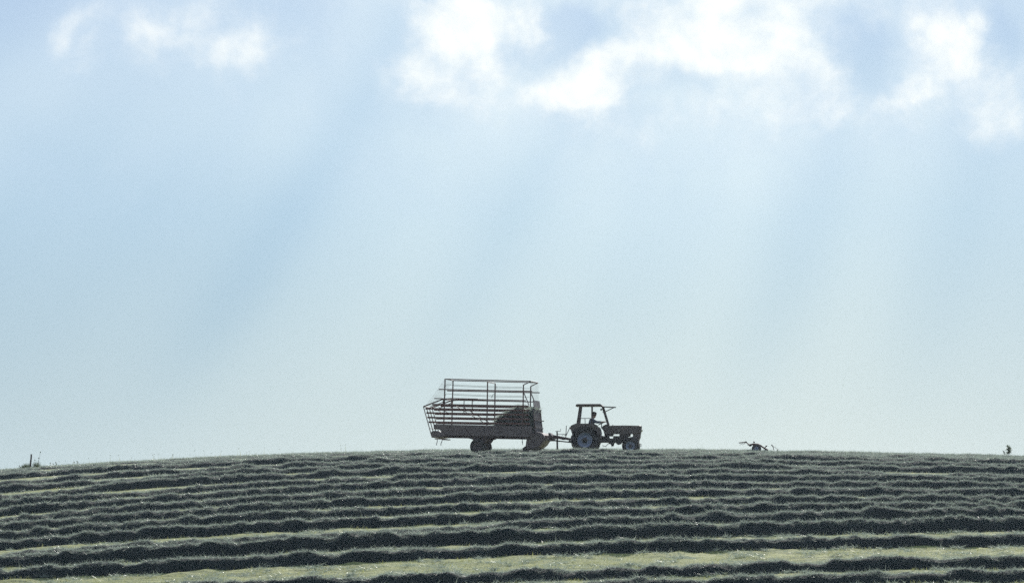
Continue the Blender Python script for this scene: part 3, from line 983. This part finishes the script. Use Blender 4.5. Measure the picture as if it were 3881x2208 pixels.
# ================================================================== FORAGE WAGON
WF = Frame(1820.0, 183.2, R(10.5))
WW = 1.95
def Wp(px, py, Y=0.0):
    """wagon point from its measured position on the near side; far-side twins sit straight across"""
    p = WF.at(1560 + px * .2336, 1400 + py * .2336, 0.0)
    return Vector((p.x, Y, p.z))
def Wq(px, py, Y):
    """point at depth Y whose picture position is (px, py)"""
    return WF.at(1560 + px * .2336, 1400 + py * .2336, Y)
wag = WF.root('forage_wagon')
tag(wag, 'brown self loading hay wagon with slatted sides and a tall tube frame behind the tractor', 'wagon')
def wxz(pts):
    return [(Wp(a, b).x, Wp(a, b).z) for a, b in pts]
SIDES = ((0.0, 1), (WW, -1))
for Y, s in SIDES:
    for (x0, y0, x1, y1, t) in ((335, 566, 1900, 596, 32), (225, 631, 1905, 660, 29), (240, 700, 1910, 731, 29), (257, 774, 1915, 803, 29), (275, 849, 1920, 877, 31)):
        MB().bar(Wp(x0, y0, Y), Wp(x1, y1, Y), .028, t * .00269).build('side_board', board_paint, wag)
    MB().prism(wxz([(357, 884), (1330, 905), (1960, 918), (1960, 1088), (505, 1062), (470, 985), (445, 968), (385, 965), (360, 950)]), Y - .02, Y + .02).build('side_panel', panel_paint, wag)
    for (tx, ty, bx, by, w) in ((540, 150, 513, 1090, .05), (1230, 195, 1215, 1095, .05), (1812, 245, 1797, 1095, .05)):
        MB().bar(Wp(tx, ty, Y + s * .045), Wp(bx, by, Y + s * .045), .05, w).build('stanchion', tube_paint, wag)
    MB().bar(Wp(522, 470, Y + s * .05), Wp(516, 600, Y + s * .05), .06, .085).build('post_sleeve', tube_paint, wag)
    MB().tube([Wp(1812, 247, Y + s * .045), Wp(1930, 190, Y + s * .045)], .022, 8).build('roof_bow', tube_paint, wag)
    MB().tube([Wp(540, 151, Y + s * .045), Wp(1930, 187, Y + s * .045)], .022, 8).build('top_rail', tube_paint, wag)
    MB().tube([Wp(440, 318, Y), Wp(1955, 350, Y)], .026, 8).build('middle_rail', tube_paint, wag)
    MB().tube([Wp(367, 466, Y), Wp(1850, 500, Y)], .024, 8).build('lower_rail', tube_paint, wag)
    MB().tube([Wp(1815, 360, Y), Wp(1880, 515, Y), Wp(1900, 572, Y)], .022, 8).build('front_brace', tube_paint, wag)
    for (y0, y1) in ((240, 283), (390, 428)):
        MB().tube([Wp(550, y0, Y + s * .045), Wp(1170, (y0 + y1) / 2 + 8, Y + s * .045), Wp(1790, y1, Y + s * .045)], .008, 5).build('wire', cord_mat, wag)
    # folding frame of the tailgate with its posts and struts
    MB().tube([Wp(192, 600, Y), Wp(245, 577, Y), Wp(505, 479, Y), Wp(640, 468, Y), Wp(1075, 478, Y)], .030, 8).build('gate_arm', tube_paint, wag)
    MB().bar(Wp(852, 482, Y), Wp(848, 700, Y), .035, .035).build('gate_post', tube_paint, wag)
    MB().bar(Wp(640, 545, Y + s * .06), Wp(1165, 855, Y + s * .06), .03, .032).build('diagonal_strut', tube_paint, wag)
    MB().bar(Wp(300, 580, Y + s * .06), Wp(480, 695, Y + s * .06), .03, .028).build('short_strut', tube_paint, wag)
    MB().bar(Wp(510, 520, Y + s * .06), Wp(270, 625, Y + s * .06), .03, .03).build('short_strut', tube_paint, wag)
# cross members at the top and rear
def across(name, px, py, r=.022, m=tube_paint):
    return MB().tube([Wp(px, py, .02), Wp(px, py, WW - .02)], r, 8).build(name, m, wag)
for (px, py) in ((540, 150), (1930, 188), (1230, 200), (1075, 478), (505, 479), (192, 600)):
    across('cross_bar', px, py, .02)
gate = []
for k, fr in enumerate((.0, .33, .66, 1.0)):
    Y = fr * WW
    MB().bar(Wp(192, 600, Y), Wp(330, 1095, Y), .03, .035).build('tailgate_bar', tube_paint, wag)
for (px, py) in ((240, 770), (290, 950), (330, 1095)):
    across('tailgate_crosspiece', px, py, .015)
net = MB()
for k in range(9):
    Y = k / 8 * WW
    net.tube([Wp(540, 152, Y), Wp(380, 385, Y), Wp(215, 596, Y)], .0028, 4)
for j in range(1, 5):
    t = j / 5
    net.tube([Wp(540 - 325 * t, 152 + 444 * t, .0), Wp(540 - 325 * t, 152 + 444 * t, WW)], .003, 4)
net.build('rear_net', cord_mat, wag)
fn = MB()
for k in range(10):
    Y = k / 9 * WW
    fn.tube([Wp(1932, 192, Y), Wp(1930, 480, Y)], .0028, 4)
fn.build('front_net', cord_mat, wag)
# tangled twine on the posts
tw = MB()
for (px, py, Y) in ((1362, 270, WW), (548, 390, 0), (1355, 300, WW), (1330, 400, WW), (1310, 440, WW), (985, 610, 0), (545, 240, 0), (1000, 520, 0), (1360, 520, WW)):
    c = Wq(px, py, Y)
    for k in range(5):
        d = Vector((random.uniform(-.09, .09), random.uniform(-.04, .04), random.uniform(-.14, .06)))
        tw.tube([c, c + d * .5 + Vector((.01, 0, .02)), c + d], .005, 4)
tw.build('caught_hay', hay_blade, wag)['kind'] = 'stuff'
# front wall: upper board plus upright slats
MB().prism([(Wp(1945, 490).x, Wp(1945, 490).z), (Wp(1962, 610).x, Wp(1962, 610).z), (Wp(1972, 610).x, Wp(1972, 610).z), (Wp(1955, 488).x, Wp(1955, 488).z)], .32, WW - .02).build('headboard', panel_paint, wag)
for k in range(9):
    Y = .06 + k * (WW - .12) / 8
    MB().bar(Wp(1972, 632, Y), Wp(2008, 1010, Y), .15 if k < 7 else .07, .03).build('front_slat', chassis_paint, wag)
for py, px in ((640, 1972), (815, 1990), (935, 2002)):
    MB().bar(Wp(px + 8, py, .0), Wp(px + 8, py, WW), .05, .04).build('front_crosspiece', tube_paint, wag)
MB().bar(Wp(2000, 815, WW - .1), Wp(2035, 815, WW - .1), .04, .04).build('latch', steel, wag)
# floor, chassis
MB().prism(wxz([(372, 1010), (1990, 1040), (1990, 1055), (372, 1025)]), .03, WW - .03).build('floor', board_paint, wag)
for Y in (.25, WW - .25):
    MB().bar(Wp(450, 1068, Y), Wp(1985, 1098, Y), .10, .14).build('chassis_rail', chassis_paint, wag)
MB().prism(wxz([(312, 1015), (340, 990), (430, 990), (470, 1010), (505, 1035), (520, 1060), (480, 1095), (330, 1100), (318, 1070)]), -.02, WW + .02, .03).build('rear_beater_housing', panel_paint, wag)
for Y in (.1, WW - .1):
    MB().bar(Wp(368, 1118, Y), Wp(500, 1122, Y), .04, .045).build('bumper_bracket', tube_paint, wag)
MB().bar(Wp(440, 1112, .05), Wp(440, 1112, WW - .05), .04).build('rear_bumper', tube_paint, wag)
for (pts) in ([(405, 1125), (412, 1150), (402, 1190), (396, 1225)], [(492, 1125), (484, 1160), (470, 1195), (468, 1230)]):
    MB().tube([Wp(a, b, .1) for a, b in pts], .016, 6).build('hanging_chain', dark_steel, wag)
# axle with springs and wheels
gz = 0.0
RWH = .36
zc = RWH
wx = Wp(1060, 1200).x
for Y, f in ((.22, -1), (WW - .22, 1)):
    make_wheel('wheel', (wx, Y, zc), RWH, .24, .19, wag, 0, f, panel_paint)
am = MB().tube([(wx, .3, zc), (wx, WW - .3, zc)], .06, 10)
for Y in (.28, WW - .28):
    am.prism(wxz([(915, 1098), (1262, 1104), (1262, 1116), (1215, 1128), (1180, 1180), (1000, 1180), (975, 1128), (915, 1112)]), Y - .06, Y + .06)
am.build('axle', chassis_paint, wag)
# pick-up with its hood at the front
pk = MB().prism(wxz([(1880, 1050), (1935, 1015), (2010, 1008), (2100, 1022), (2135, 1060), (2150, 1100), (2140, 1145), (2095, 1215), (2040, 1262), (1960, 1290), (1850, 1290), (1838, 1240), (1850, 1150)]), .12, WW - .12, .05)
pko = pk.build('pickup_hood', panel_paint, wag)
tn = MB()
pc = Wp(1960, 1215, 0)
for k in range(13):
    Y = .2 + k * (WW - .4) / 12
    for j in range(7):
        a = -2.6 + j * .38
        r0, r1 = .17, .31
        tn.tube([(pc.x + r0 * math.cos(a), Y, pc.z + r0 * math.sin(a)), (pc.x + r1 * math.cos(a + .12), Y, max(.03, pc.z + r1 * math.sin(a + .12)))], .006, 4)
tn.build('pickup_tines', steel, pko)['kind'] = 'stuff'
MB().tube([Wp(1782, 1160, .1), Wp(1795, 1215, .1), Wp(1790, 1120, .1)], .012, 6).build('lift_hose', dark_steel, wag)
MB().prism(wxz([(1786, 1270), (1830, 1240), (1890, 1250), (1885, 1330), (1800, 1335)]), .15, .3, .02).build('guide_wheel', rubber, wag)
# drawbar and what stands on it
my = WW / 2
def D(px, py, Y=my):
    """drawbar points were measured on the tractor enlargement"""
    return WF.at(2040 + px * .1797, 1480 + py * .1797, Y)
for s in (-1, 1):
    MB().bar(D(150, 960, my + s * .5), D(640, 1018, my + s * .07), .08, .09).build('drawbar', chassis_paint, wag)
MB().bar(D(300, 948), D(690, 1022), .07, .10).build('upper_drawbar', chassis_paint, wag)
MB().bar(D(330, 1048), D(700, 1085), .06, .055).build('drive_shaft', dark_steel, wag)
MB().prism([(D(a, b).x, D(a, b).z) for a, b in ((235, 885), (275, 890), (345, 1000), (345, 1060), (240, 1060))], my - .3, my + .3, .02).build('drawbar_plate', panel_paint, wag)
jk = MB().tube([D(397, 858), D(400, 1000)], .032, 10).tube([D(400, 1000), D(402, 1235)], .042, 10)
jo = jk.build('parking_jack', dark_steel, wag)
MB().tube([D(362, 850), D(470, 850), D(475, 797)], .013, 6).build('crank', steel, jo)
MB().tube([D(410, 915), D(500, 914), D(585, 922)], .012, 6).build('control_rod', dark_steel, wag)
MB().tube([D(592, 733), D(588, 850), D(580, 985)], .017, 6).build('lever', dark_steel, wag)
MB().tube([D(676, 752), D(632, 850), D(588, 945)], .015, 6).build('lever', dark_steel, wag)
MB().tube([D(505, 950), D(520, 925), D(560, 918), D(580, 940)], .009, 6).build('brake_cable', dark_steel, wag)
MB().box(D(575, 925), (.08, .07, .06)).build('lever_bracket', dark_steel, wag)
MB().tube([D(440, 1000), D(520, 1030), D(600, 1022), D(680, 1000)], .011, 6).build('hydraulic_hose', tread_black, wag)

# ------------------------------------------------------------------ hay in the wagon
def hay_load():
    prof = [(1325, 900), (1345, 860), (1400, 780), (1480, 695), (1580, 645), (1680, 608), (1760, 603), (1810, 640), (1860, 655), (1965, 650)]
    px = np.array([WF.at(1560 + a * .2336, 1400 + b * .2336, 0).x for a, b in prof])
    pz = np.array([WF.at(1560 + a * .2336, 1400 + b * .2336, 0).z for a, b in prof])
    zf = Wp(1700, 1035).z
    nx_, ny_ = 60, 28
    X = np.linspace(px[0], px[-1], nx_)
    Yv = np.linspace(.05, WW - .05, ny_)
    XX, YY = np.meshgrid(X, Yv, indexing='ij')
    zt = np.interp(XX, px, pz)
    e = np.minimum((YY - .05), (WW - .05 - YY))
    ed = np.clip(e / .3, 0, 1)
    top = zf + (zt - zf) * (.86 + .14 * np.sqrt(ed)) + (fbm(XX * 3.2, YY * 3.2, 2) - .55) * .42 + (vnoise(XX * 7, YY * 7, 5) - .5) * .10
    top = np.maximum(top, zf + .02)
    cen = Vector((float(px.mean()), WW / 2, zf))
    wo = Matrix.Rotation(-WF.yaw, 4, 'Z') @ cen + WF.O
    verts, faces = [], []
    P = np.stack([XX - cen.x, YY - cen.y, top - cen.z], -1)
    ix = np.arange(nx_ * ny_).reshape(nx_, ny_)
    verts = [P.reshape(-1, 3)]
    faces = [np.stack([ix[:-1, :-1], ix[1:, :-1], ix[1:, 1:], ix[:-1, 1:]], -1).reshape(-1, 4)]
    base = nx_ * ny_
    edge = np.concatenate([ix[:, 0], ix[-1, 1:], ix[::-1, -1][1:], ix[0, ::-1][1:-1]])
    low = P.reshape(-1, 3)[edge].copy()
    low[:, 2] = 0.0
    verts.append(low)
    li = base + np.arange(len(edge))
    faces.append(np.stack([edge, li, np.roll(li, -1), np.roll(edge, -1)], -1))
    me = np_mesh('hay_load', np.concatenate(verts), np.concatenate(faces), True)
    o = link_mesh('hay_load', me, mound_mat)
    o.location = wo
    o.rotation_euler = (0, 0, -WF.yaw)
    tag(o, 'heap of cut grass piled against the front wall inside the slatted wagon', 'hay')
    n = 12000
    bx = RNG.uniform(px[0], px[-1], n)
    by = RNG.uniform(.03, WW - .03, n)
    ii = np.clip(((bx - px[0]) / (px[-1] - px[0]) * (nx_ - 1)).astype(int), 0, nx_ - 1)
    jj = np.clip(((by - .05) / (WW - .1) * (ny_ - 1)).astype(int), 0, ny_ - 1)
    bz = top[ii, jj]
    side = RNG.random(n) < .4
    bz[side] = zf + (bz[side] - zf) * RNG.random(side.sum())
    by[side] = np.where(RNG.random(side.sum()) < .5, .045, WW - .045)
    ang = RNG.uniform(0, 2 * np.pi, n)
    tilt = np.abs(RNG.normal(.1, .4, n))
    dv = np.stack([np.cos(ang) * np.cos(tilt), np.sin(ang) * np.cos(tilt), np.sin(tilt)], -1)
    dv[side, 1] *= .12
    dv /= np.linalg.norm(dv, axis=1, keepdims=True)
    blades('loose_stems', np.stack([bx - cen.x, by - cen.y, bz - cen.z], -1), dv, RNG.uniform(.08, .26, n) * (1 + .9 * (RNG.random(n) > .94)), RNG.uniform(.010, .018, n), hay_blade, o)
hay_load()

# ================================================================== HAY RAKE on the crest
KF = Frame(2700 + 1430 * .1172, 202.0, R(0))
def Kp(px, py, Y=0.0):
    return KF.at(2700 + px * .1172, 1620 + py * .1172, Y)
rake = KF.root('hay_rake')
tag(rake, 'brown hay rake with a bent arm parked on the crest right of the tractor', 'hay rake')
rk_paint = pbr('rust_red_paint', (.12, .045, .03), .6, 0, .5, 9)
MB().tube([Kp(1140, 535), Kp(1220, 548), Kp(1330, 525), Kp(1400, 525), Kp(1480, 535), Kp(1545, 565), Kp(1610, 612), Kp(1700, 668), Kp(1800, 720)], .042, 8).build('main_arm', rk_paint, rake)
MB().tube([Kp(855, 486), Kp(960, 474), Kp(1085, 464), Kp(1170, 528)], .026, 8).build('swing_arm', rk_paint, rake)
MB().bar(Kp(940, 478, .05), Kp(1075, 468, .05), .06, .06).build('arm_clamp', dark_steel, rake)
for a in ([(965, 490), (970, 512), (880, 556)], [(1055, 480), (1045, 505), (962, 552)]):
    MB().tube([Kp(*q) for q in a], .009, 5).build('tine', steel, rake)
MB().ball(Kp(1085, 462), .05, 8).build('pivot', dark_steel, rake, True)
MB().prism([(Kp(a, b).x, Kp(a, b).z) for a, b in ((1145, 525), (1250, 530), (1275, 570), (1250, 600), (1195, 598), (1180, 565))], -.12, .12, .02).build('gearbox', dark_steel, rake)
MB().prism([(Kp(a, b).x, Kp(a, b).z) for a, b in ((1275, 530), (1320, 512), (1370, 525), (1365, 560), (1335, 580), (1295, 560))], -.1, .1, .02).build('knuckle', rk_paint, rake)
MB().tube([Kp(1347, 515), Kp(1347, 465)], .014, 6).ball(Kp(1347, 456), .05, 8, (1, 1, .9)).build('adjusting_crank', dark_steel, rake)
KR = .24
wc = Kp(1425, 640, -.15)
kt = MB().lathe(tyre_profile(KR, .16, .12), (wc.x, wc.y, wc.z - .06), 28)
ko = kt.build('wheel', rubber, rake)
MB().lathe([(.125, -.05), (.06, -.06), (.001, -.06)], (wc.x, wc.y, wc.z - .06), 20).build('rim', rim_sky_tint, ko)
MB().bar(Kp(1425, 530), Kp(1427, 640), .05, .06).build('wheel_leg', rk_paint, rake)
MB().tube([Kp(1330, 570), Kp(1325, 640), Kp(1320, 740)], .010, 6).build('support_rod', steel, rake)
MB().tube([Kp(1685, 655), Kp(1742, 592)], .024, 6).ball(Kp(1746, 588), .045, 8, (1.1, 1, .8)).build('end_stop', dark_steel, rake)
MB().tube([Kp(1925, 562), Kp(1965, 625), Kp(1990, 720)], .018, 6).ball(Kp(1924, 560), .036, 8).build('rake_post', rk_paint, rake)
MB().tube([Kp(1940, 575), Kp(2120, 702)], .009, 6).build('guide_rod', steel, rake)
MB().tube([Kp(2100, 740), Kp(2112, 690), Kp(2130, 700)], .022, 6).build('rod_foot', dark_steel, rake)
rt = MB()
rc = Kp(1700, 760)
for k in range(8):
    a = 2 * math.pi * k / 8 + .2
    rt.tube([rc, rc + Vector((1.0 * math.cos(a), 1.0 * math.sin(a), -.05)), rc + Vector((1.15 * math.cos(a), 1.15 * math.sin(a), -.28))], .014, 5)
rt.build('tine_rotor', steel, rake)
MB().tube([Kp(1730, 690), rc], .05, 8).build('rotor_shaft', dark_steel, rake)

# ================================================================== POST, TUFTS, SAPLING
def place(sx, depth):
    u = (sx - CX) / FPX
    return Vector((u * depth, depth, tz(u * depth, depth)))
def fence_post():
    F = Frame(116.0, 203.0, 0)
    def Q(px, py):
        return F.at(px * .15625, 1660 + py * .15625, 0)
    o = MB()
    pts = [Q(735, 690), Q(738, 620), Q(748, 540), Q(756, 470), Q(760, 382)]
    o.tube(pts, .046, 9, .040)
    e = o.build('fence_post', wood_mat)
    e.location = F.O
    tag(e, 'leaning weathered wooden fence post on the left end of the crest', 'post')
fence_post()

def tuft(sx, depth, n, spread, hmin, hmax, label, tall=None, name='grass_tuft', mat=green_blade, cat='grass tuft'):
    p = place(sx, depth)
    root = np.stack([RNG.normal(0, spread, n), RNG.normal(0, spread, n), np.full(n, -.03)], -1)
    ang = RNG.uniform(0, 2 * np.pi, n)
    tilt = RNG.uniform(.75, 1.5, n)
    dv = np.stack([np.cos(ang) * np.cos(tilt), np.sin(ang) * np.cos(tilt), np.sin(tilt)], -1)
    fall = np.exp(-(root[:, 0] / (spread * 1.5)) ** 2)
    o = blades(name, root, dv, RNG.uniform(hmin, hmax, n) * (.45 + .55 * fall), RNG.uniform(.012, .024, n), mat, None, None)
    o.location = p
    tag(o, label, cat)
    if tall:
        mb = MB()
        for (dx, h, lean) in tall:
            mb.tube([(dx, 0, -.02), (dx + lean * .4, 0, h * .5), (dx + lean, 0, h)], .008, 5, .004)
            mb.ball((dx + lean, 0, h + .01), .028, 6, (1, 1, 1.2))
        mb.build('seed_stalks', mat, o)
    return o
tuft(101, 203.5, 700, .15, .22, .46, 'low broad grass tuft at the foot of the leaning post, on its left', mat=leaf_mat)
tuft(139, 203.5, 450, .07, .22, .55, 'narrow taller grass tuft with one long seed stalk just right of the leaning post', [(.05, .85, .14), (.06, .55, .05), (-.04, .45, -.05)], mat=leaf_mat)
tuft(72, 203, 40, .04, .08, .2, 'sparse weed stems standing alone left of the post and its tufts', [(0, .22, .02), (.05, .16, .03)])
tuft(200, 204, 90, .14, .06, .16, 'thin weedy tuft with dotted seed heads right of the post', [(-.1, .24, -.03), (0, .2, .02), (.1, .27, .05), (.16, .2, .03)])
tuft(286, 204, 80, .14, .05, .14, 'small loose weed clump with seed heads farthest right of the post tufts', [(-.06, .2, .0), (.04, .24, .04), (.1, .18, .02)])
tuft(1235, 206, 260, .22, .06, .15, 'low hump of grass on the crest between the post and the wagon')

def sapling():
    F = Frame(3822.0, 202.5, 0)
    def Q(px, py, Y=0.0):
        return F.at(3600 + px * .1099, 1620 + py * .1099, Y)
    root = empty('wild_shrub', F.O)
    tag(root, 'ragged dark wild shrub standing alone at the right end of the crest', 'shrub')
    stem = MB().tube([Q(2010, 960), Q(2010, 860), Q(2025, 770), Q(2030, 700), Q(1990, 620)], .022, 6, .006)
    for (a, b) in (((2015, 850), (2085, 820)), ((2020, 790), (1975, 720)), ((2025, 760), (2065, 690)), ((2015, 870), (1975, 800)), ((2028, 710), (2060, 660))):
        stem.tube([Q(*a), Q(*b)], .010, 5, .004)
    stem.build('stem', wood_mat, root)
    pts, sizes = [], []
    for (px, py, r, n) in ((2060, 840, 26, 55), (2035, 780, 30, 60), (2025, 720, 26, 45), (2060, 700, 20, 30), (1995, 650, 16, 18), (1985, 620, 9, 8), (2005, 880, 24, 40), (1985, 740, 18, 18), (2030, 660, 14, 14)):
        for k in range(n):
            q = Q(px + random.gauss(0, r * 1.15), py + random.gauss(0, r * 1.05), random.gauss(0, .1))
            pts.append(q)
    n = len(pts)
    rt = np.array([tuple(p) for p in pts])
    ang = RNG.uniform(0, 2 * np.pi, n)
    tilt = RNG.uniform(-.3, 1.3, n)
    dv = np.stack([np.cos(ang) * np.cos(tilt), np.sin(ang) * np.cos(tilt), np.sin(tilt)], -1)
    blades('foliage', rt, dv, RNG.uniform(.05, .11, n), RNG.uniform(.03, .055, n), leaf_mat, root, None)
    # a bent weed beside it
    o = MB()
    F2 = Frame(3805.0, 202.5, 0)
    def Q2(px, py):
        return F2.at(3600 + px * .1099, 1620 + py * .1099, 0)
    o.tube([Q2(1880, 930), Q2(1865, 860), Q2(1830, 775)], .018, 5, .008).tube([Q2(1880, 920), Q2(1900, 850), Q2(1895, 800)], .010, 5, .005)
    o.ball(Q2(1865, 840), .035, 6, (.8, .8, 1.5)).ball(Q2(1842, 800), .022, 6, (.8, .8, 1.5)).ball(Q2(1900, 860), .02, 6)
    e = o.build('weed', leaf_mat)
    e.location = F2.O
    tag(e, 'small bent weed just left of the ragged shrub on the crest', 'weed')
sapling()

# ------------------------------------------------------------------ haze: one closed box of even air
hz = MB().box((0, 4200, 2.0), (12400, 9900, 28.0)).build('haze', None)
tag(hz, 'thin sunlit haze over the field', kind='stuff')
hm = bpy.data.materials.new('haze')
hm.use_nodes = True
H = NT(hm.node_tree)
pv = H.n('ShaderNodeVolumePrincipled', {'Color': (.74, .85, 1.0, 1), 'Density': 0.000105, 'Anisotropy': 0.55})
H.t.links.new(pv.outputs[0], H.n('ShaderNodeOutputMaterial').inputs['Volume'])
hz.data.materials.append(hm)
